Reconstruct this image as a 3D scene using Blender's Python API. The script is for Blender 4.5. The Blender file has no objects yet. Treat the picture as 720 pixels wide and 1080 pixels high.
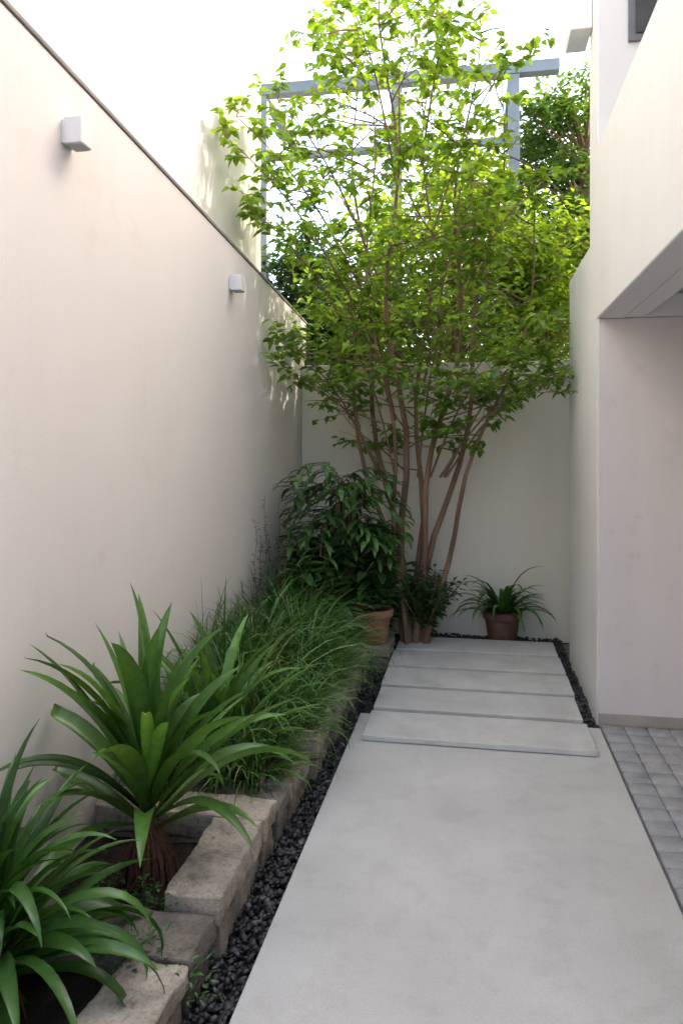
import bpy, math, random
import numpy as np
from mathutils import Vector, noise, Matrix
random.seed(7); RNG=np.random.default_rng(7)
scene=bpy.context.scene
R=math.radians

# ---------------------------------------------------------------- materials
def newmat(name):
    m=bpy.data.materials.new(name); m.use_nodes=True
    nt=m.node_tree; nt.nodes.clear()
    out=nt.nodes.new('ShaderNodeOutputMaterial')
    b=nt.nodes.new('ShaderNodeBsdfPrincipled')
    nt.links.new(b.outputs[0],out.inputs[0])
    return m,nt,b,out
def coords(nt,scale=(1,1,1)):
    tc=nt.nodes.new('ShaderNodeTexCoord'); mp=nt.nodes.new('ShaderNodeMapping')
    mp.inputs['Scale'].default_value=scale
    nt.links.new(tc.outputs['Object'],mp.inputs[0]); return mp.outputs[0]
def noise_n(nt,vec,scale,detail=6,rough=.55):
    n=nt.nodes.new('ShaderNodeTexNoise'); n.inputs['Scale'].default_value=scale
    n.inputs['Detail'].default_value=detail; n.inputs['Roughness'].default_value=rough
    nt.links.new(vec,n.inputs['Vector']); return n.outputs['Fac']
def ramp(nt,fac,stops):
    r=nt.nodes.new('ShaderNodeValToRGB')
    els=r.color_ramp.elements
    els[0].position=stops[0][0]; els[0].color=(*stops[0][1],1)
    els[1].position=stops[-1][0]; els[1].color=(*stops[-1][1],1)
    for p,c in stops[1:-1]:
        e=els.new(p); e.color=(*c,1)
    nt.links.new(fac,r.inputs[0]); return r.outputs[0]
def mix(nt,a,b,fac,mode='MIX'):
    m=nt.nodes.new('ShaderNodeMix'); m.data_type='RGBA'; m.blend_type=mode
    if isinstance(fac,float): m.inputs[0].default_value=fac
    else: nt.links.new(fac,m.inputs[0])
    for s,v in ((6,a),(7,b)):
        if isinstance(v,tuple): m.inputs[s].default_value=(*v,1)
        else: nt.links.new(v,m.inputs[s])
    return m.outputs[2]
def bump(nt,b,h,strength,dist):
    n=nt.nodes.new('ShaderNodeBump'); n.inputs['Strength'].default_value=strength
    n.inputs['Distance'].default_value=dist
    nt.links.new(h,n.inputs['Height']); nt.links.new(n.outputs[0],b.inputs['Normal'])

def surf(name,c1,c2,scale=2,rough=.85,bs=60,bstr=.3,bd=.004,speck=None,stretch=(1,1,1),stain=None,blotch=None):
    m,nt,b,o=newmat(name)
    v=coords(nt,stretch); v0=coords(nt)
    f=noise_n(nt,v,scale,8,.6)
    col=ramp(nt,f,[(.3,c1),(.7,c2)])
    if speck:
        f2=noise_n(nt,v0,speck[0],3,.7)
        r=ramp(nt,f2,[(.38,speck[1]),(.5,(1,1,1))])
        col=mix(nt,col,r,1.0,'MULTIPLY')
    if stain:   # vertical weather streaks
        v2=coords(nt,(1.0,1.0,.12)); f3=noise_n(nt,v2,stain[0],6,.65)
        r=ramp(nt,f3,[(.36,stain[1]),(.56,(1,1,1))])
        col=mix(nt,col,r,1.0,'MULTIPLY')
    if blotch:
        f4=noise_n(nt,v0,blotch[0],10,.72)
        r=ramp(nt,f4,[(blotch[2],blotch[1]),(blotch[2]+.10,(1,1,1))])
        col=mix(nt,col,r,1.0,'MULTIPLY')
    nt.links.new(col,b.inputs['Base Color'])
    b.inputs['Roughness'].default_value=rough
    h=noise_n(nt,v0,bs,5,.6); bump(nt,b,h,bstr,bd)
    return m
M={}
M['cream']=surf('cream_stucco',(.765,.71,.665),(.805,.755,.71),.7,.9,90,.25,.003,stain=(1.2,(.975,.97,.96)),blotch=(5,(.965,.955,.945),.33))
M['cream_back']=surf('cream_back',(.76,.71,.61),(.81,.765,.67),.8,.9,90,.25,.003,stain=(2.0,(.95,.94,.92)))
M['neigh']=surf('neighbour_plaster',(.80,.76,.67),(.84,.80,.71),.6,.9,60,.2,.003)
M['white']=surf('white_render',(.735,.74,.75),(.785,.79,.795),.9,.85,110,.2,.002,stain=(1.8,(.96,.955,.955)))
M['pink']=surf('porch_render',(.70,.655,.645),(.75,.705,.69),.9,.9,110,.25,.003,stain=(2.2,(.94,.93,.925)),blotch=(7,(.92,.905,.89),.32))
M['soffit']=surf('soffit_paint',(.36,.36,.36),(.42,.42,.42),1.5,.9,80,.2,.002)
M['coping']=surf('coping_grey',(.22,.20,.19),(.34,.31,.29),6,.8,60,.3,.003)
M['path']=surf('path_concrete',(.48,.475,.455),(.61,.605,.58),1.3,.78,140,.4,.002,speck=(170,(.86,.86,.86)),blotch=(6,(.93,.93,.92),.40))
M['slab']=surf('stepping_concrete',(.50,.495,.475),(.65,.645,.62),3.2,.75,140,.35,.002,speck=(120,(.88,.88,.87)),blotch=(9,(.93,.92,.91),.40))
M['paver']=surf('paver_concrete',(.29,.295,.305),(.45,.455,.465),7,.85,150,.4,.002,speck=(160,(.75,.75,.75)))
M['joint']=surf('joint_sand',(.10,.10,.10),(.17,.16,.15),20,.95,100,.4,.004)
M['skirt']=surf('skirting_tile',(.34,.30,.28),(.44,.39,.36),5,.6,80,.2,.002)
M['soil']=surf('soil',(.020,.014,.010),(.06,.042,.030),14,.95,50,1.0,.03)
M['ground']=surf('ground_soil',(.16,.15,.13),(.26,.25,.22),1.5,.95,30,.6,.02)
M['gravelbase']=surf('gravel_base',(.012,.012,.013),(.03,.03,.032),40,.95,90,1,.01)
M['bark']=surf('bark',(.12,.066,.042),(.30,.185,.12),9,.85,60,.7,.006,stretch=(1,1,.15))
M['steel']=surf('galvanised_steel',(.16,.20,.225),(.24,.28,.31),3,.5,60,.1,.002)
M['terracotta']=surf('terracotta',(.27,.11,.065),(.38,.18,.12),8,.8,70,.4,.003,speck=(30,(.8,.76,.74)))
M['clay']=surf('dark_clay',(.10,.045,.032),(.18,.085,.06),8,.7,70,.4,.003)
M['lampwhite']=surf('lamp_white',(.76,.75,.74),(.80,.79,.78),3,.4,80,.05,.001)
M['dark']=surf('dark_glass',(.02,.025,.03),(.04,.045,.05),3,.15,10,.02,.001)
M['frame']=surf('window_frame',(.12,.13,.14),(.15,.16,.17),3,.4,10,.02,.001)
M['root']=surf('fibrous_root',(.06,.028,.016),(.22,.10,.055),25,.9,120,1,.006)
def stone_mat():
    m,nt,b,o=newmat('hewn_stone'); v=coords(nt)
    f=noise_n(nt,v,6,10,.7); col=ramp(nt,f,[(.28,(.18,.155,.13)),(.5,(.38,.335,.275)),(.72,(.54,.485,.41))])
    f2=noise_n(nt,v,70,4,.7); r=ramp(nt,f2,[(.36,(.74,.73,.71)),(.52,(1,1,1))])
    col=mix(nt,col,r,1.0,'MULTIPLY')
    f5=noise_n(nt,coords(nt,(1,1,1.0)),13,8,.75); r5=ramp(nt,f5,[(.38,(.64,.61,.57)),(.49,(1,1,1))])
    col=mix(nt,col,r5,1.0,'MULTIPLY')
    at=nt.nodes.new('ShaderNodeAttribute'); at.attribute_name='tint'
    col=mix(nt,col,at.outputs['Color'],1.0,'MULTIPLY')
    nt.links.new(col,b.inputs['Base Color']); b.inputs['Roughness'].default_value=.9
    v3=coords(nt,(1,1,4)); h=noise_n(nt,v3,22,9,.75); bump(nt,b,h,1.0,.014)
    return m
M['stone']=stone_mat()
def gravel_mat():
    m,nt,b,o=newmat('dark_gravel'); at=nt.nodes.new('ShaderNodeAttribute'); at.attribute_name='tint'
    v=coords(nt); f=noise_n(nt,v,120,4,.6); r=ramp(nt,f,[(.3,(.6,.6,.6)),(.7,(1.3,1.3,1.3))])
    col=mix(nt,at.outputs['Color'],r,1.0,'MULTIPLY'); nt.links.new(col,b.inputs['Base Color'])
    b.inputs['Roughness'].default_value=.5; bump(nt,b,f,.4,.003); return m
M['gravel']=gravel_mat()
def leaf_mat(name,trans=.4,rough=.45,tcol=(1.6,1.5,.6)):
    m=bpy.data.materials.new(name); m.use_nodes=True; nt=m.node_tree; nt.nodes.clear()
    out=nt.nodes.new('ShaderNodeOutputMaterial'); b=nt.nodes.new('ShaderNodeBsdfPrincipled')
    at=nt.nodes.new('ShaderNodeAttribute'); at.attribute_name='tint'
    v=coords(nt); f=noise_n(nt,v,30,3,.5); r=ramp(nt,f,[(.3,(.8,.8,.8)),(.7,(1.2,1.2,1.2))])
    col=mix(nt,at.outputs['Color'],r,1.0,'MULTIPLY')
    nt.links.new(col,b.inputs['Base Color']); b.inputs['Roughness'].default_value=rough
    t=nt.nodes.new('ShaderNodeBsdfTranslucent'); c2=mix(nt,col,tcol,1.0,'MULTIPLY'); nt.links.new(c2,t.inputs[0])
    mx=nt.nodes.new('ShaderNodeMixShader'); mx.inputs[0].default_value=trans
    nt.links.new(b.outputs[0],mx.inputs[1]); nt.links.new(t.outputs[0],mx.inputs[2]); nt.links.new(mx.outputs[0],out.inputs[0])
    return m
M['leaf']=leaf_mat('tree_leaf',.5,.45,(2.3,2.0,.6))
M['bgleaf']=leaf_mat('bg_leaf',.5,.5,(2.0,1.8,.6))
M['blade']=leaf_mat('strap_leaf',.22,.33,(1.6,1.5,.6))
M['dleaf']=leaf_mat('shrub_leaf',.2,.35,(1.5,1.5,.6))

# ---------------------------------------------------------------- helpers
def link(o,parent=None):
    scene.collection.objects.link(o)
    if parent: o.parent=parent
    return o
def empty(name,loc=(0,0,0)):
    e=bpy.data.objects.new(name,None); e.empty_display_size=.1; link(e); return e
def mesh_np(name,verts,faces,mat,parent=None,tint=None,smooth=True):
    me=bpy.data.meshes.new(name)
    verts=np.asarray(verts,dtype=np.float32); 
    if isinstance(faces,np.ndarray):
        nf,k=faces.shape
        me.vertices.add(len(verts)); me.vertices.foreach_set('co',verts.ravel())
        me.loops.add(nf*k); me.loops.foreach_set('vertex_index',faces.astype(np.int32).ravel())
        me.polygons.add(nf); me.polygons.foreach_set('loop_start',np.arange(0,nf*k,k,dtype=np.int32))
        me.update(calc_edges=True)
    else:
        me.from_pydata([tuple(v) for v in verts],[],[tuple(f) for f in faces]); me.update()
    if tint is not None:
        a=me.color_attributes.new('tint','FLOAT_COLOR','POINT')
        c=np.ones((len(verts),4),dtype=np.float32); c[:,:3]=tint; a.data.foreach_set('color',c.ravel())
    if smooth: me.polygons.foreach_set('use_smooth',np.ones(len(me.polygons),dtype=bool))
    me.materials.append(mat); me.validate()
    return link(bpy.data.objects.new(name,me),parent)
def box(name,x0,x1,y0,y1,z0,z1,mat,parent=None,bev=.006,seg=2):
    v=[(x,y,z) for z in (z0,z1) for y in (y0,y1) for x in (x0,x1)]
    f=[(0,2,3,1),(4,5,7,6),(0,1,5,4),(2,6,7,3),(0,4,6,2),(1,3,7,5)]
    o=mesh_np(name,v,f,mat,parent,smooth=False)
    if bev:
        md=o.modifiers.new('bev','BEVEL'); md.width=bev; md.segments=seg; md.limit_method='ANGLE'
    return o
def prism(name,poly_yz,x0,x1,mat,parent=None,bev=.004):
    n=len(poly_yz); v=[(x0,y,z) for y,z in poly_yz]+[(x1,y,z) for y,z in poly_yz]
    f=[tuple(range(n)),tuple(range(2*n-1,n-1,-1))]+[(i,i+n,(i+1)%n+n,(i+1)%n) for i in range(n)]
    o=mesh_np(name,v,f,mat,parent,smooth=False)
    import bmesh
    bm=bmesh.new(); bm.from_mesh(o.data); bmesh.ops.recalc_face_normals(bm,faces=bm.faces); bm.to_mesh(o.data); bm.free()
    if bev:
        md=o.modifiers.new('bev','BEVEL'); md.width=bev; md.segments=2
    return o

class Leaves:
    def __init__(s): s.P=[];s.D=[];s.N=[];s.L=[];s.W=[];s.C=[]
    def add(s,p,d,n,l,w,c): s.P.append(p);s.D.append(d);s.N.append(n);s.L.append(l);s.W.append(w);s.C.append(c)
    def arrays(s):
        P=np.array(s.P);D=np.array(s.D);N=np.array(s.N);L=np.array(s.L)[:,None];W=np.array(s.W)[:,None];C=np.array(s.C)
        D/=np.linalg.norm(D,axis=1,keepdims=True)+1e-9
        S=np.cross(D,N); S/=np.linalg.norm(S,axis=1,keepdims=True)+1e-9
        U=np.cross(S,D)
        f=.18
        v=[P, P+D*L*.30+S*W*.5+U*W*f, P+D*L*.65+S*W*.40+U*W*f*.5-U*L*.03, P+D*L-U*L*.14,
           P+D*L*.65-S*W*.40+U*W*f*.5-U*L*.03, P+D*L*.30-S*W*.5+U*W*f]
        V=np.stack(v,1).reshape(-1,3)
        n=len(P); b=np.arange(n)[:,None]*6
        F=np.concatenate([b+np.array([[0,1,2,3]]),b+np.array([[0,3,4,5]])],1).reshape(-1,4)
        return V,F,np.repeat(C,6,axis=0)
    def build(s,name,mat,parent=None):
        V,F,C=s.arrays(); return mesh_np(name,V,F,mat,parent,C,smooth=False)

class Blades:
    def __init__(s): s.V=[];s.F=[];s.C=[];s.n=0
    def add(s,p,az,elev,L,W,droop,col,seg=8,fold=.35,twist=0,base_w=.35,power=1.5):
        h=Vector((math.cos(az),math.sin(az),0)); side=Vector((-math.sin(az),math.cos(az),0))
        pos=Vector(p); e=elev; b0=s.n
        for i in range(seg+1):
            t=i/seg
            w=W*(base_w+(1-base_w)*math.sin(min(1,t/.45)*math.pi/2)) if t<.45 else W*math.cos((t-.45)/.55*math.pi/2)**.8
            w=max(w,.0008)
            dd=h*math.cos(e)+Vector((0,0,1))*math.sin(e)
            up=Vector((0,0,1))*math.cos(e)-h*math.sin(e)
            sd=(side*math.cos(twist*t)+up*math.sin(twist*t))
            u2=up*math.cos(twist*t)-side*math.sin(twist*t)
            s.V+= [tuple(pos+sd*w*.5+u2*w*fold*.5),tuple(pos),tuple(pos-sd*w*.5+u2*w*fold*.5)]
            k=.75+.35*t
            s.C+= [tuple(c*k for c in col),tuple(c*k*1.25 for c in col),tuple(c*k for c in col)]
            if i<seg:
                q=b0+i*3
                s.F+=[(q,q+1,q+4,q+3),(q+1,q+2,q+5,q+4)]
            pos=pos+dd*(L/seg); e-=droop/seg*(2*t)**(power-1)*1.3 if t>0 else 0
            if pos.x<-1.495: pos.x=-1.495
        s.n+=3*(seg+1)
    def build(s,name,mat,parent=None):
        return mesh_np(name,np.array(s.V),np.array(s.F),mat,parent,np.array(s.C),smooth=True)

class Tubes:
    def __init__(s): s.V=[];s.F=[];s.n=0
    def add(s,pts,rad,sides=7):
        pts=[Vector(p) for p in pts]; b0=s.n
        for i,p in enumerate(pts):
            d=(pts[min(i+1,len(pts)-1)]-pts[max(i-1,0)]).normalized()
            a=d.cross(Vector((.31,.95,.02))).normalized(); b=d.cross(a)
            for k in range(sides):
                t=2*math.pi*k/sides; s.V.append(tuple(p+(a*math.cos(t)+b*math.sin(t))*rad[i]))
            if i: 
                for k in range(sides):
                    q=b0+(i-1)*sides; k2=(k+1)%sides
                    s.F.append((q+k,q+k2,q+sides+k2,q+sides+k))
        s.n+=len(pts)*sides
    def build(s,name,mat,parent=None): return mesh_np(name,np.array(s.V),np.array(s.F),mat,parent)

# ---------------------------------------------------------------- ground & paving
mesh_np('ground',[(-150,-150,-.06),(150,-150,-.06),(150,150,-.06),(-150,150,-.06)],[(0,1,2,3)],M['ground'],smooth=False)
box('path',-.67,.70,-4,4.38,-.055,0,M['path'],bev=.006)
ys=[3.96,4.40,4.835,5.27,5.705]
for i,y in enumerate(ys):
    o=box('stepping_stone' if i==0 else 'stepping_stone.%03d'%i,-.60+RNG.uniform(-.008,.008),.615+RNG.uniform(-.008,.008),y,y+.382,.003 if i==0 else -.045,.034,M['slab'],bev=.005)
# gravel bed
mesh_np('gravel_bed',[(-.86,-1,-.045),(-.6,-1,-.045),(-.6,4.3,-.045),(.70,4.36,-.045),(.70,6.4,-.045),(-.86,6.4,-.045)],[(0,1,2,3,4,5)],M['gravelbase'],smooth=False)
def gravel():
    t=(1+5**.5)/2
    ico=np.array([(-1,t,0),(1,t,0),(-1,-t,0),(1,-t,0),(0,-1,t),(0,1,t),(0,-1,-t),(0,1,-t),(t,0,-1),(t,0,1),(-t,0,-1),(-t,0,1)],float); ico/=np.linalg.norm(ico[0])
    fc=np.array([(0,11,5),(0,5,1),(0,1,7),(0,7,10),(0,10,11),(1,5,9),(5,11,4),(11,10,2),(10,7,6),(7,1,8),(3,9,4),(3,4,2),(3,2,6),(3,6,8),(3,8,9),(4,9,5),(2,4,11),(6,2,10),(8,6,7),(9,8,1)])
    regs=[(-.84,-.675,1.2,4.4,2900),(-.84,-.61,4.38,6.3,1700),(-.62,.63,6.10,6.39,1500),(.622,.70,4.40,6.39,650)]
    for y in ys[:-1]: regs.append((-.6,.62,y+.39,y+.44,160))
    V=[];F=[];C=[];n=0
    for x0,x1,y0,y1,c in regs:
        for _ in range(c):
            p=np.array([RNG.uniform(x0,x1),RNG.uniform(y0,y1),RNG.uniform(-.045,-.008)])
            if y1-y0<.06: p[2]-=.016
            s=RNG.uniform(.007,.0185); sc=np.array([s*RNG.uniform(.9,1.6),s*RNG.uniform(.7,1.1),s*RNG.uniform(.35,.75)])
            v=ico*RNG.uniform(.66,1.25,(12,1))*sc
            q=Matrix.Rotation(RNG.uniform(0,6.28),3,'Z')@Matrix.Rotation(RNG.uniform(-.8,.8),3,'X')@Matrix.Rotation(RNG.uniform(-.6,.6),3,'Y')
            v=v@np.array(q).T+p
            V.append(v);F.append(fc+n);n+=12
            g=RNG.uniform(.012,.05) if RNG.random()<.88 else RNG.uniform(.05,.13); C.append(np.tile([g,g*.97,g*1.0],(12,1)))
    mesh_np('gravel',np.concatenate(V),np.concatenate(F),M['gravel'],None,np.concatenate(C),smooth=False)
gravel()
# pavers
def pavers():
    V=[];F=[];n=0
    p=.122; 
    for i in range(11):
        for j in range(48):
            x0=.714+i*p; y1=4.435-j*p
            x1=x0+p-.006; y0=y1-p+.006; h=RNG.uniform(-.0015,.0015); b=.004
            V+=[(x0,y0,-.03),(x1,y0,-.03),(x1,y1,-.03),(x0,y1,-.03),(x0,y0,h-b),(x1,y0,h-b),(x1,y1,h-b),(x0,y1,h-b),
                (x0+b,y0+b,h),(x1-b,y0+b,h),(x1-b,y1-b,h),(x0+b,y1-b,h)]
            for a in range(4):
                c=(a+1)%4; F+=[(n+a,n+c,n+4+c,n+4+a),(n+4+a,n+4+c,n+8+c,n+8+a)]
            F.append((n+8,n+9,n+10,n+11)); n+=12
    e=empty('block_paving')
    mesh_np('pavers',V,np.array(F),M['paver'],e,smooth=False)
    mesh_np('joint_bed',[(.703,-1.6,-.012),(2.2,-1.6,-.012),(2.2,4.44,-.012),(.703,4.44,-.012)],[(0,1,2,3)],M['joint'],e,smooth=False)
pavers()

# ---------------------------------------------------------------- walls
w=empty('boundary_wall')
zt=lambda y: 3.035-(y-2.27)*.075
prism('wall_panel',[(-3,-.05),(6.60,-.05),(6.60,zt(6.6)),(-3,zt(-3))],-1.68,-1.51,M['cream'],w,bev=.008)
prism('coping',[(-3,zt(-3)+.001),(6.62,zt(6.62)+.001),(6.62,zt(6.62)+.02),(-3,zt(-3)+.02)],-1.685,-1.503,M['coping'],w,bev=.003)
box('garden_wall',-1.508,1.25,6.4,6.58,-.05,2.31,M['cream_back'],bev=.008)
nb=empty('neighbouring_building')
box('facade',-4.5,-1.70,-3,5.79,-.05,7.2,M['neigh'],nb,bev=.01)
box('parapet_cap',-4.55,-1.66,-3.05,5.83,7.203,7.3,M['coping'],nb)

h=empty('modern_house')
box('garden_side_wall',.70,.92,4.745,5.76,-.05,2.83,M['white'],h,bev=.008)
box('porch_end_wall',.699,4.0,4.448,4.742,-.05,2.330,M['pink'],h,bev=.006)
box('porch_side_return',.694,.698,4.455,4.742,-.05,2.330,M['white'],h,bev=0)
box('upper_end_wall',.697,4.0,4.448,4.742,2.332,5.4,M['white'],h,bev=.006)
box('sun_gap_blocker',1.38,4.5,4.448,4.742,5.402,6.8,M['white'],h,bev=0)  # added out of view to close a sun sliver near the wall lamp
box('skirting_tile',.700,2.1,4.436,4.447,.0,.062,M['skirt'],h,bev=.002)
box('porch_inner_wall',2.1,4.0,-3,4.447,-.05,4.343,M['pink'],h,bev=0)
box('balcony_parapet',.693,.84,-3,4.446,2.330,3.32,M['white'],h,bev=.008)
box('balcony_beam',.842,.955,-3,4.446,2.333,2.498,M['white'],h,bev=.004)
box('balcony_soffit',.957,2.098,-3,4.445,2.46,2.56,M['soffit'],h,bev=0)
box('eave',.57,.695,4.62,4.90,4.10,4.40,M['white'],h,bev=.006)
box('sun_blocker_upper',1.40,4.5,-1.5,4.446,4.345,6.8,M['white'],h,bev=0)  # unseen block, added and made tall to keep sun off the boundary wall
box('sun_blocker_rear',1.30,4.5,4.744,6.7,-.05,6.6,M['white'],h,bev=0)  # unseen mass added behind the house to shade the far boundary wall
box('sun_blocker_rear_low',1.30,4.5,6.703,8.4,-.05,5.45,M['white'],h,bev=0)  # unseen sun blocker, added lower so the tree's mid crown stays lit
box('window_frame',.862,1.38,4.425,4.4465,3.90,5.1,M['frame'],h,bev=.002)
box('window_glass',.90,1.34,4.415,4.424,3.94,5.06,M['dark'],h,bev=0)

# wall lamps
def lamp(name,y,z):
    e=empty(name)
    box('backplate',-1.509,-1.500,y-.038,y+.038,z-.043,z+.043,M['lampwhite'],e,bev=.002)
    box('housing',-1.499,-1.428,y-.042,y+.042,z-.048,z+.050,M['lampwhite'],e,bev=.004)
    box('diffuser',-1.492,-1.435,y-.036,y+.036,z-.052,z-.049,M['soffit'],e,bev=0)
lamp('wall_lamp',2.56,2.77); lamp('wall_lamp.001',4.47,2.62)

# ---------------------------------------------------------------- stone planters
def rough_block(name,x0,x1,y0,y1,z0,z1,parent,tint,rot=0,amp=.006):
    import bmesh
    bm=bmesh.new(); bmesh.ops.create_cube(bm,size=1)
    sx,sy,sz=x1-x0,y1-y0,z1-z0
    bmesh.ops.scale(bm,vec=(sx,sy,sz),verts=bm.verts)
    bmesh.ops.bevel(bm,geom=list(bm.edges),offset=.008,segments=2,affect='EDGES',profile=.6)
    for ax,n in ((0,int(sx/.022)),(1,int(sy/.022)),(2,3)):
        s=(sx,sy,sz)[ax]
        for k in range(1,max(n,1)):
            co=[0,0,0]; no=[0,0,0]; co[ax]=-s/2+s*k/n; no[ax]=1
            bmesh.ops.bisect_plane(bm,geom=bm.verts[:]+bm.edges[:]+bm.faces[:],plane_co=co,plane_no=no)
    off=Vector((RNG.uniform(0,50),RNG.uniform(0,50),0))
    for v in bm.verts:
        p=v.co*9+off; q=v.co*34+off
        d=noise.noise_vector(p)*amp*1.8+noise.noise_vector(q)*amp*1.1
        top=v.co.z>sz*.48
        v.co+=Vector((d.x,d.y,d.z*(.4 if top else .6)))
    M3=Matrix.Rotation(rot,4,'Z'); bmesh.ops.transform(bm,matrix=Matrix.Translation(((x0+x1)/2,(y0+y1)/2,(z0+z1)/2))@M3,verts=bm.verts)
    me=bpy.data.meshes.new(name); bm.to_mesh(me); bm.free()
    a=me.color_attributes.new('tint','FLOAT_COLOR','POINT')
    a.data.foreach_set('color',np.tile([*tint,1],(len(me.vertices),1)).astype(np.float32).ravel())
    me.polygons.foreach_set('use_smooth',np.ones(len(me.polygons),dtype=bool)); me.materials.append(M['stone'])
    return link(bpy.data.objects.new(name,me),parent)
sp=empty('stone_planter')
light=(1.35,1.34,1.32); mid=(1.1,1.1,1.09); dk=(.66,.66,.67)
def two(n,x0,x1,y0,y1,zt,t,rot=0):
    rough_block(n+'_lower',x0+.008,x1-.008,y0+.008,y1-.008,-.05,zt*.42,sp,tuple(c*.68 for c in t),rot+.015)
    rough_block(n+'_upper',x0,x1,y0,y1,zt*.42+.008,zt,sp,t,rot)
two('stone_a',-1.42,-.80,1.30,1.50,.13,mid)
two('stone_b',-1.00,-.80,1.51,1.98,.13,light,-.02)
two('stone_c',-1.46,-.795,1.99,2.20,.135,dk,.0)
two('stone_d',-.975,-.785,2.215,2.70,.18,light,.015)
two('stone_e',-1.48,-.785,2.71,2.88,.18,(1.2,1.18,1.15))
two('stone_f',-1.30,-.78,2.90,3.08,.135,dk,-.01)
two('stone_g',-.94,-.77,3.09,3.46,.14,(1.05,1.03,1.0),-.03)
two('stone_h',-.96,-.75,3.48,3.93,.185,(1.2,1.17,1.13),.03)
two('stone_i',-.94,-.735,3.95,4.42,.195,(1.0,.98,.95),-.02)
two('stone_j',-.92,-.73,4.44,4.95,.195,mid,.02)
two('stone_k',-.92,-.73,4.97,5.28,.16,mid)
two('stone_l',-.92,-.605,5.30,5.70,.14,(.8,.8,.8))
# soil sheet with relief
def soil():
    nx,ny=14,150; V=[];F=[]
    for j in range(ny+1):
        for i in range(nx+1):
            x=-1.509+i*(.66/nx); y=1.0+j*(5.38/ny)
            z=.045+.03*noise.noise(Vector((x*5,y*5,0)))+.012*noise.noise(Vector((x*25,y*25,3)))
            if y>5: z+=min((y-5)*.1,.03)
            V.append((x,y,z))
    for j in range(ny):
        for i in range(nx):
            a=j*(nx+1)+i; F.append((a,a+1,a+nx+2,a+nx+1))
    mesh_np('soil',V,np.array(F),M['soil'])
soil()

# ---------------------------------------------------------------- strap-leaved plants
def dracaena(name,x,y,z0,n,L,W,cols,seed,hroot=.22,spread=1.0,minel=.1,droop=1.4,maxel=1.5,tip_up=.10,bw=.45):
    rs=random.Random(seed); e=empty(name); B=Blades()
    for i in range(n):
        t=i/n; az=i*2.39996+rs.uniform(-.45,.45)
        el=minel+(maxel-minel)*t**.8+rs.uniform(-.18,.18)
        l=L*rs.uniform(.68,1.12)*(1-.10*t); c=rs.choice(cols); k=rs.uniform(.65,1.3); c=tuple(v*k for v in c)
        if math.cos(az)>.3: l*=.88
        r=.03*(1-t)
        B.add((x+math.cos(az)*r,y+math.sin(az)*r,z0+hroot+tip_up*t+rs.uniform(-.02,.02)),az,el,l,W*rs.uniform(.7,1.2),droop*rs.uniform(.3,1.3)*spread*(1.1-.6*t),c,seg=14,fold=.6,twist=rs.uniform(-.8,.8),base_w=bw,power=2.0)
    B.build('leaves',M['blade'],e)
    T=Tubes()
    T.add([(x,y,z0-.05),(x+.005,y,z0+hroot*.5),(x,y,z0+hroot+.12)],[.055,.045,.02],9)
    for i in range(150 if hroot>.1 else 10):
        az=rs.uniform(0,6.28); r0=rs.uniform(.02,.04); r1=rs.uniform(.05,.12); zt_=z0+hroot*rs.uniform(.5,1.1)
        p=[(x+math.cos(az)*r0,y+math.sin(az)*r0,zt_),(x+math.cos(az+.15)*(r0+r1)/2*1.15,y+math.sin(az+.15)*(r0+r1)/2*1.15,z0+(zt_-z0)*.5),(x+math.cos(az+rs.uniform(-.2,.3))*r1,y+math.sin(az)*r1,z0-.03)]
        T.add(p,[.0035,.004,.003],4)
    T.build('fibrous_base',M['root'],e)
    return e
cg=[(.075,.17,.032),(.06,.14,.028),(.10,.21,.040)]
cdk=[(.045,.12,.026),(.036,.098,.022),(.062,.15,.030)]
dracaena('cordyline_plant',-1.14,2.47,.05,54,.70,.064,cg,8,hroot=.20,minel=.40,droop=1.1,maxel=1.45,tip_up=.18,bw=.32)
dracaena('strap_leaf_lily',-1.28,1.78,.05,120,.60,.046,cdk,5,hroot=.12,minel=.15,droop=2.3,spread=1.0)
dracaena('strap_leaf_lily.001',-1.16,3.22,.05,24,.68,.055,cg,9,hroot=.12,minel=.6,droop=1.1)

# grass mass
def grass():
    rs=random.Random(11); B=Blades()
    cl=[]
    y=3.12
    while y<5.15:
        for x in (-1.34,-1.15,-.96):
            q=(x+rs.uniform(-.07,.07),y+rs.uniform(-.1,.1))
            if x>-1.0 and y>4.75: continue
            cl.append(q)
        y+=.225
    for (x,y) in cl:
        base=rs.uniform(.7,1.3); n=145
        s=.82 if y<3.4 else (1.05 if y<3.9 else 1.28)
        if x>-1.04 and y<4.2: s*=.74
        if x>-1.04 and y>4.4: s*=.66
        if x>-1.24 and y>4.7: s*=.72
        s*=rs.uniform(.82,1.16)
        for i in range(n):
            az=rs.uniform(0,6.283); el=rs.uniform(.75,1.5); L=rs.uniform(.36,.72)*s
            k=base*rs.uniform(.5,1.3); c=(.074*k,.176*k,.037*k) if rs.random()>.06 else (.20*k,.19*k,.08*k)
            r=rs.uniform(0,.06)
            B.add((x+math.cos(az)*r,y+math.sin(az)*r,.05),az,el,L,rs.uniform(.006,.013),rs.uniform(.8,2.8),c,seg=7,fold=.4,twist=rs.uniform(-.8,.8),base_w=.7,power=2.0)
    B.build('ornamental_grass',M['blade'])
grass()
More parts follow.
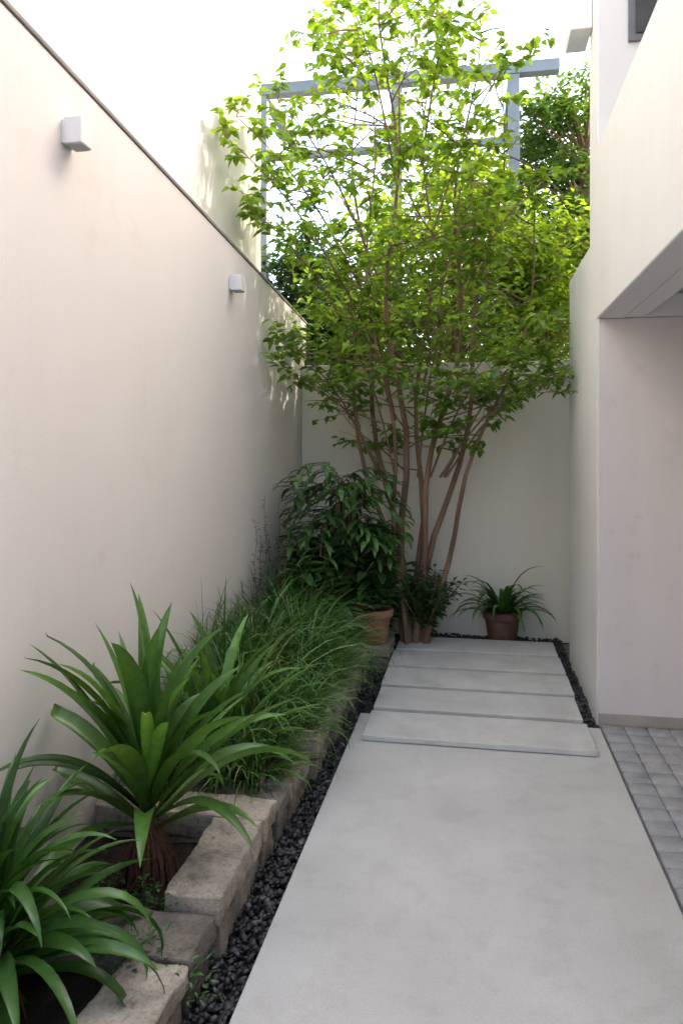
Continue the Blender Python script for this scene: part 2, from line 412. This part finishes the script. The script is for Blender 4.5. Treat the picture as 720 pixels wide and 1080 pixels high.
def wispy():
    rs=random.Random(77); e=empty('wispy_shrub'); T=Tubes(); Lv=Leaves()
    for i in range(18):
        x=-1.38+rs.uniform(-.06,.10); y=4.95+rs.uniform(-.3,.35); H=rs.uniform(.8,1.22); p=Vector((x,y,.05)); pts=[p.copy()]
        for k in range(7):
            p=p+Vector((rs.uniform(-.03,.03),rs.uniform(-.03,.03),H/7)); p.x=max(p.x,-1.48); pts.append(p.copy())
        T.add(pts,[.004-.003*k/7 for k in range(8)],4)
        for k in range(34):
            t=rs.uniform(.35,1); q=min(int(t*7),6); pp=pts[q].lerp(pts[q+1],t*7-q); a=rs.uniform(0,6.28); s=rs.uniform(.6,1.4)
            if pp.x+math.cos(a)*.03<-1.5: continue
            Lv.add(tuple(pp),(math.cos(a),math.sin(a),rs.uniform(-.2,.8)),(rs.uniform(-.5,.5),.2,1),rs.uniform(.02,.038),rs.uniform(.007,.013),(.05*s,.105*s,.035*s))
    T.build('stems',M['bark'],e); Lv.build('leaves',M['dleaf'],e)
wispy()
# small weeds
def weeds():
    rs=random.Random(5); Lv=Leaves()
    spots=[(-1.05,2.24,.12),(-.99,2.22,.10),(-1.1,1.98,.13),(-1.0,3.08,.1),(-1.2,2.25,.12),(-.80,1.99,.05),(-1.0,1.97,.12),(-.93,1.99,.13)]
    for (x,y,z) in spots:
        for i in range(60):
            az=rs.uniform(0,6.28); r=abs(rs.gauss(0,.05)); hh=rs.uniform(-.02,.09)*(1-r*5)
            d=(math.cos(az),math.sin(az),rs.uniform(-.2,.9)); Lv.add((x+math.cos(az)*r,y+math.sin(az)*r,z+hh),d,(rs.uniform(-.4,.4),rs.uniform(-.4,.4),1),rs.uniform(.012,.03),rs.uniform(.006,.012),(.05*rs.uniform(.7,1.5),.13*rs.uniform(.7,1.4),.03))
    Lv.build('ground_cover',M['dleaf'])
weeds()

# ---------------------------------------------------------------- shrub with drooping leaves
def shrub(name,x,y,hh,seed,nst,spread,leafL,leafW,cols,dens):
    rs=random.Random(seed); e=empty(name); T=Tubes(); Lv=Leaves()
    for s in range(nst):
        az=s*2.4+rs.uniform(-.4,.4); sp_=spread*rs.uniform(.25,1); H=hh*rs.uniform(.6,1.0)*(1.05-.35*sp_/spread)
        pts=[]
        for i in range(7):
            t=i/6; pts.append((max(-1.47,x+math.cos(az)*sp_*t**1.4),min(y+math.sin(az)*sp_*t**1.4,6.36),.04+H*t))
        T.add(pts,[.010-.006*i/6 for i in range(7)],5)
        for i in range(dens):
            t=.25+.75*(i/dens)**.7
            q=min(int(t*6),5); f=t*6-q; p=Vector(pts[q]).lerp(Vector(pts[q+1]),f)
            a=i*2.4+rs.uniform(-.4,.4); el=rs.uniform(-.5,.55)
            d=(math.cos(a)*math.cos(el),math.sin(a)*math.cos(el),math.sin(el)); k=rs.uniform(.6,1.35); c=rs.choice(cols)
            pp=p+Vector(d)*rs.uniform(0,.06)
            if pp.x+d[0]*leafL<-1.5 : continue
            if pp.z<.45 and pp.y<5.72 and pp.x>-1.02 and pp.x<-.45: continue
            Lv.add(tuple(pp),d,(rs.uniform(-.3,.3),rs.uniform(-.3,.3),1),leafL*rs.uniform(.7,1.2),leafW*rs.uniform(.75,1.2),tuple(v*k for v in c))
    T.build('stems',M['bark'],e); Lv.build('leaves',M['dleaf'],e); return e
cs=[(.042,.112,.028),(.055,.138,.032),(.032,.085,.024)]
shrub('broadleaf_shrub',-1.10,5.42,1.08,21,34,.52,.18,.068,cs,28)
shrub('broadleaf_shrub.001',-.80,5.90,.86,22,28,.36,.13,.055,cs,28)
shrub('small_leaf_shrub',-.40,5.92,.68,23,36,.34,.060,.030,cs,42)
def fern():
    rs=random.Random(31); e=empty('palm_shrub'); T=Tubes(); B=Blades(); x0,y0=-.95,5.45
    for k in range(36):
        az=k*2.4+rs.uniform(-.3,.3); hb=rs.uniform(.78,1.36); el=rs.uniform(.3,1.35)
        p=Vector((x0+rs.uniform(-.09,.09),y0+rs.uniform(-.09,.09),hb)); pts=[Vector((x0,y0,.05)),p.copy()]; e_=el
        fr=[p.copy()]; L=rs.uniform(.36,.58)
        for i in range(8):
            d=Vector((math.cos(az)*math.cos(e_),math.sin(az)*math.cos(e_),math.sin(e_))); p=p+d*L/8; p.x=max(p.x,-1.48); fr.append(p.copy()); e_-=.24
        T.add(pts,[.012,.007],6); T.add(fr,[.004]*9,4)
        for i in range(1,9):
            for sgn in (-1,1):
                kx=rs.uniform(.6,1.4)
                B.add(tuple(fr[i]),az+sgn*rs.uniform(.5,1.1),rs.uniform(-.4,.2),rs.uniform(.14,.23),rs.uniform(.034,.050),1.2,(.058*kx,.14*kx,.033*kx),seg=5,fold=.3,base_w=.25)
    T.build('stems',M['bark'],e); B.build('fronds',M['dleaf'],e)
fern()

# ---------------------------------------------------------------- pots
def lathe(name,x,y,z,prof,mat,parent,sides=36):
    V=[];F=[]
    for r,h in prof:
        for k in range(sides):
            a=2*math.pi*k/sides; V.append((x+r*math.cos(a),y+r*math.sin(a),z+h))
    for i in range(len(prof)-1):
        for k in range(sides):
            k2=(k+1)%sides; F.append((i*sides+k,i*sides+k2,(i+1)*sides+k2,(i+1)*sides+k))
    return mesh_np(name,V,np.array(F),mat,parent)
def pot(e,x,y,z,R_,H,mat):
    lathe('pot',x,y,z,[(.001,0),(R_*.68,0),(R_*.70,.005),(R_*.90,H*.74),(R_*.91,H*.76),(R_*1.0,H*.77),(R_*1.03,H*.80),(R_*1.04,H*.96),(R_*1.0,H),(R_*.92,H),(R_*.90,H*.95),(R_*.86,H*.8)],mat,e)
    lathe('potting_soil',x,y,z,[(R_*.87,H*.86),(R_*.5,H*.9),(.001,H*.9)],M['soil'],e)
PX2,PY2=-.745,5.46
e=empty('potted_shrub'); pot(e,PX2,PY2,.143,.15,.25,M['terracotta'])
rs=random.Random(9); LvP=Leaves()
for i in range(420):
    a=rs.uniform(0,6.28); r=abs(rs.gauss(0,.09)); zz=.41+rs.uniform(0,.26)*(1-r*1.5); dz=rs.uniform(-.2,.9); k=rs.uniform(.6,1.4)
    LvP.add((PX2+math.cos(a)*r,PY2+math.sin(a)*r,zz),(math.cos(a),math.sin(a),dz),(rs.uniform(-.4,.4),rs.uniform(-.4,.4),1),rs.uniform(.05,.10),rs.uniform(.022,.042),(.042*k,.112*k,.028*k))
LvP.build('leaves',M['dleaf'],e)
e=empty('potted_spider_plant'); PX,PY=.225,6.225
pot(e,PX,PY,-.035,.155,.28,M['clay'])
rs=random.Random(3); B=Blades()
for i in range(80):
    az=i*2.4+rs.uniform(-.3,.3); t=i/80; el=.35+1.0*t+rs.uniform(-.1,.1); k=rs.uniform(.65,1.25)
    L=rs.uniform(.32,.58)
    if math.sin(az)>.3: L*=.45; el=max(el,.9)
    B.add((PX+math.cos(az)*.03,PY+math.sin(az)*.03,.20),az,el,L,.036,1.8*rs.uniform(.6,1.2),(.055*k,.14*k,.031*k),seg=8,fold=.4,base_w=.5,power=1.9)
B.build('leaves',M['blade'],e)

# ---------------------------------------------------------------- garden tree
def env(p,cx,cy):
    z=p.z
    prof=[(1.55,.5),(1.9,.95),(2.2,1.15),(2.8,1.05),(3.3,1.12),(3.8,1.20),(4.2,.96),(4.6,.76),(5.1,.64),(5.5,.46),(5.8,.15)]
    if z<prof[0][0] or z>prof[-1][0]: return 9
    for (a,ra),(b,rb) in zip(prof,prof[1:]):
        if a<=z<=b: r=ra+(rb-ra)*(z-a)/(b-a); break
    dx=p.x-cx; dy=p.y-cy
    if dx>0 and z>2.6: dx*=1.10
    a=math.atan2(dy,dx)
    r*=.95+.62*noise.noise(Vector((math.cos(a)*1.8,math.sin(a)*1.8,z*2.1+4)))
    return math.hypot(dx,dy)/r
def tree():
    rs=random.Random(42); e=empty('garden_tree'); T=Tubes(); Lv=Leaves()
    bx,by=-.50,5.92; cx,cy=-.52,5.85
    cols=[(.13,.24,.034),(.16,.28,.039),(.105,.205,.033),(.20,.32,.046)]
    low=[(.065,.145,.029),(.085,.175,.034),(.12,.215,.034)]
    def leaf_twig(p0,p1):
        n=rs.randint(3,5)
        for i in range(n):
            t=(i+.7)/n; p=p0.lerp(p1,t); a=rs.uniform(0,6.28)
            d0=(p1-p0).normalized(); side=Vector((math.cos(a),math.sin(a),rs.uniform(-.8,.2)))
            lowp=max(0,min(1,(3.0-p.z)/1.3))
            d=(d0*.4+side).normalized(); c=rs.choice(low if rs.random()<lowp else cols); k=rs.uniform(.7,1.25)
            if p.x<(-1.46 if p.z<3.0 else -1.64) and p.y<5.9: continue
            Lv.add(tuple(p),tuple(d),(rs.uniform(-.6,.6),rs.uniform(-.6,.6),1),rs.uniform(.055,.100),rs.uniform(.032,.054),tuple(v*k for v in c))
    def limit(p):
        lo=-1.46 if p.z<3.0 else -1.62
        if p.x<lo: p.x=lo+rs.uniform(0,.05)
        return p
    def twig(p,d,L,r,force=False):
        if not force and noise.noise(p*2.5+Vector((9,3,1)))<(-.05 if p.z<3.6 else -.14): return
        pts=[p.copy()]; q=p.copy(); dd=d.copy()
        for i in range(3):
            dd=(dd+Vector((rs.uniform(-.25,.25),rs.uniform(-.25,.25),rs.uniform(-.28,.15)))).normalized(); q=limit(q+dd*L/3); pts.append(q.copy())
        if not force and env(pts[-1],cx,cy)>1.18: return
        T.add(pts,[r,r*.8,r*.6,r*.35],4)
        leaf_twig(pts[1],pts[2]); leaf_twig(pts[2],pts[3]+ (pts[3]-pts[2])*.3)
    def branch(p,d,L,r,lvl):
        n=6; pts=[p.copy()]; q=p.copy(); dd=d.copy()
        for i in range(n):
            dd=(dd+Vector((rs.uniform(-.2,.2),rs.uniform(-.2,.2),rs.uniform(-.14,.16)))).normalized()
            q=limit(q+dd*L/n)
            if env(q,cx,cy)>1.05 and i>2: break
            pts.append(q.copy())
        m=len(pts)-1
        if m<1: return
        T.add(pts,[r*(1-.75*i/max(m,1)) for i in range(m+1)],5)
        for i in range(2,m+1):
            a=rs.uniform(0,6.28); s=Vector((math.cos(a),math.sin(a),rs.uniform(-.4,.6)))
            dv=(dd*.6+s).normalized()
            if lvl==0 and rs.random()<.55: branch(pts[i],dv,L*rs.uniform(.45,.65),r*.5,1)
            else: twig(pts[i],dv,rs.uniform(.18,.34),.0026)
        twig(pts[-1],dd,.28,.003)
    stems=[(-.50,-.05,2.3,.024),(-.34,.12,3.6,.028),(-.10,-.18,4.0,.031),(.10,.2,3.9,.025),(.34,-.1,3.6,.029),(.52,.05,3.2,.028),(.80,-.15,2.2,.024),(-.22,-.35,3.2,.020)]
    for (ox,oy,H,r) in stems:
        b=Vector((bx+ox*.12+rs.uniform(-.015,.015),by+oy*.2,-.02)); pts=[]; n=16
        lean=Vector((ox,oy,0)); ph=rs.uniform(0,6); 
        tot=H+1.5
        for i in range(n+1):
            t=i/n; z=tot*t
            k=.85*(z/2.2)**1.25 if z<2.2 else .85+(z-2.2)*.2
            wob=Vector((math.sin(z*2.9+ph)*.06,math.cos(z*2.4+ph*1.3)*.05,0))*min(1,z)
            q=b+lean*k+Vector((0,0,z))+wob
            pts.append(limit(q))
        T.add(pts,[max(.003,r*(1-.92*(i/n)**.8)*1.15) for i in range(n+1)],9)
        for i in range(4,n+1):
            z=pts[i].z
            if z<1.65: continue
            for _ in range(1 if rs.random()<(.45 if z<3.6 else .7) else 2):
                a=rs.uniform(0,6.28); dv=Vector((math.cos(a),math.sin(a),rs.uniform(.05,.8))).normalized()
                r0=min(env(pts[i],cx,cy),1)
                L=rs.uniform(.5,1.0)*(1.15-.4*r0)
                branch(pts[i]+(pts[i-1]-pts[i])*rs.random(),dv,L,.0075,0)
    # long arching outer branches
    for tgt in [(-1.60,4.60,3.62),(-1.60,4.85,3.85),(-1.58,5.1,3.3),(-1.38,5.3,2.35),(-1.30,5.45,2.1),(.68,5.6,2.15),(.62,5.7,2.5),(.5,5.4,2.0),(-1.4,5.2,4.1),(.3,5.6,4.5),(.45,5.5,3.5),(-.9,5.0,3.0),(0,4.95,3.3),(-.2,5.1,2.5),(-.9,5.2,2.4),(.2,5.4,2.2),(-.9,5.5,4.9),(-.1,5.4,5.0)]:
        tg=Vector(tgt); s=Vector((cx+(tg.x-cx)*.25,cy,max(1.35,tg.z-1.2))); pts=[]
        for i in range(8):
            t=i/7; pts.append(s.lerp(tg,t)+Vector((0,0,.18*math.sin(t*3.14))))
        T.add(pts,[.010*(1-.75*i/7) for i in range(8)],5)
        for i in range(3,8):
            for _ in range(4):
                a=rs.uniform(0,6.28); twig(pts[i],((tg-s).normalized()*.6+Vector((math.cos(a),math.sin(a),rs.uniform(-.3,.6)))).normalized(),rs.uniform(.18,.32),.0028,True)
    T.build('trunk_and_branches',M['bark'],e); Lv.build('leaves',M['leaf'],e)
    print('TREE LEAVES',len(Lv.P))
tree()

# ---------------------------------------------------------------- background trees (crowns of leaf clumps on branches)
def bgtree(name,x,y,z0,z1,rad,nclump,per,cols,seed,leaf=.09):
    rs=random.Random(seed); e=empty(name); T=Tubes(); Lv=Leaves()
    zc=(z0+z1)/2; hz=(z1-z0)/2
    T.add([(x,y,-.05),(x+.05,y,zc*.5),(x,y+.05,zc),(x,y,z1-.3)],[.12,.10,.06,.015],8)
    for c in range(nclump):
        while True:
            v=Vector((rs.uniform(-1,1),rs.uniform(-1,1),rs.uniform(-1,1)))
            if .25<v.length<1: break
        ctr=Vector((x+v.x*rad,y+v.y*rad,zc+v.z*hz)); cr=rs.uniform(.18,.36)
        st=Vector((x,y,max(z0*.8,ctr.z-.7))); T.add([st,st.lerp(ctr,.5)+Vector((0,0,.06)),ctr],[.022,.014,.005],5)
        k0=rs.uniform(.65,1.3)
        for i in range(per):
            d=Vector((rs.gauss(0,1),rs.gauss(0,1),rs.gauss(0,.8))); p=ctr+d*cr*.55
            if p.x>1.2 and p.y<8.45: continue
            a=rs.uniform(0,6.28); cc=rs.choice(cols); k=k0*rs.uniform(.75,1.25)
            Lv.add(tuple(p),(math.cos(a),math.sin(a),rs.uniform(-.8,.4)),(rs.uniform(-.7,.7),rs.uniform(-.7,.7),1),leaf*rs.uniform(.7,1.2),leaf*.5*rs.uniform(.8,1.2),tuple(v*k for v in cc))
    T.build('trunk_and_branches',M['bark'],e); Lv.build('leaves',M['bgleaf'],e)
yg=[(.17,.27,.037),(.14,.235,.032),(.21,.30,.047)]; mg=[(.06,.125,.03),(.08,.15,.033)]; dg=[(.022,.055,.022),(.03,.07,.026)]
bgtree('background_tree',-.2,8.5,2.1,4.9,1.15,95,100,yg,1,.10)
bgtree('background_tree.001',1.45,10.2,2.4,6.75,1.15,130,125,mg,2,.10)
bgtree('background_tree.002',-2.35,9.4,1.5,4.45,.95,95,130,dg,3,.11)
bgtree('background_tree.003',.75,8.9,2.0,4.5,.75,60,100,yg,4,.10)
bgtree('background_tree.004',-1.35,9.0,1.2,3.7,.8,65,110,mg,5,.10)

# steel frame
sf=empty('steel_frame')
Y=9.0
for i,x in enumerate((-2.62,-.93,.46)):
    box('post_%d'%(i+1),x-.065,x+.065,Y-.065,Y+.065,-.05,5.98,M['steel'],sf)
box('top_beam',-2.70,.98,Y-.075,Y+.075,5.985,6.12,M['steel'],sf)
box('mid_beam',-2.553,-.997,Y-.04,Y+.04,5.18,5.26,M['steel'],sf)
box('mid_beam_b',-.863,.393,Y-.04,Y+.04,5.18,5.26,M['steel'],sf)
for i,x in enumerate((-2.62,.46)):
    box('rafter_%d'%(i+1),x-.06,x+.06,Y+.078,Y+2.2,6.0,6.11,M['steel'],sf)

# ---------------------------------------------------------------- light
az=R(35); el=R(46)
dirv=Vector((math.cos(az)*math.cos(el),math.sin(az)*math.cos(el),math.sin(el)))
sun=bpy.data.lights.new('sun','SUN'); sun.energy=5; sun.angle=R(1.0); sun.color=(1,.93,.80)
so=bpy.data.objects.new('sun',sun); link(so); so.rotation_euler=dirv.to_track_quat('Z','Y').to_euler(); so.location=(5,5,8)
wd=bpy.data.worlds.new('World'); scene.world=wd; wd.use_nodes=True; nt=wd.node_tree
bg=nt.nodes['Background']; sky=nt.nodes.new('ShaderNodeTexSky'); sky.sky_type='NISHITA'; sky.sun_disc=False
sky.sun_elevation=el; sky.sun_rotation=R(90)-az; sky.dust_density=5.5; sky.air_density=1.0; sky.ozone_density=.7
nt.links.new(sky.outputs[0],bg.inputs[0]); bg.inputs[1].default_value=.74

# ---------------------------------------------------------------- camera
cam=bpy.data.cameras.new('camera'); co=bpy.data.objects.new('camera',cam); link(co)
cam.sensor_width=36; cam.lens=26; cam.shift_y=-.065; cam.clip_start=.05; cam.clip_end=500
co.location=(0,0,1.6); co.rotation_euler=(R(90),0,R(10.17)); scene.camera=co
scene.view_settings.view_transform='Standard'; scene.view_settings.look='None'; scene.view_settings.exposure=0
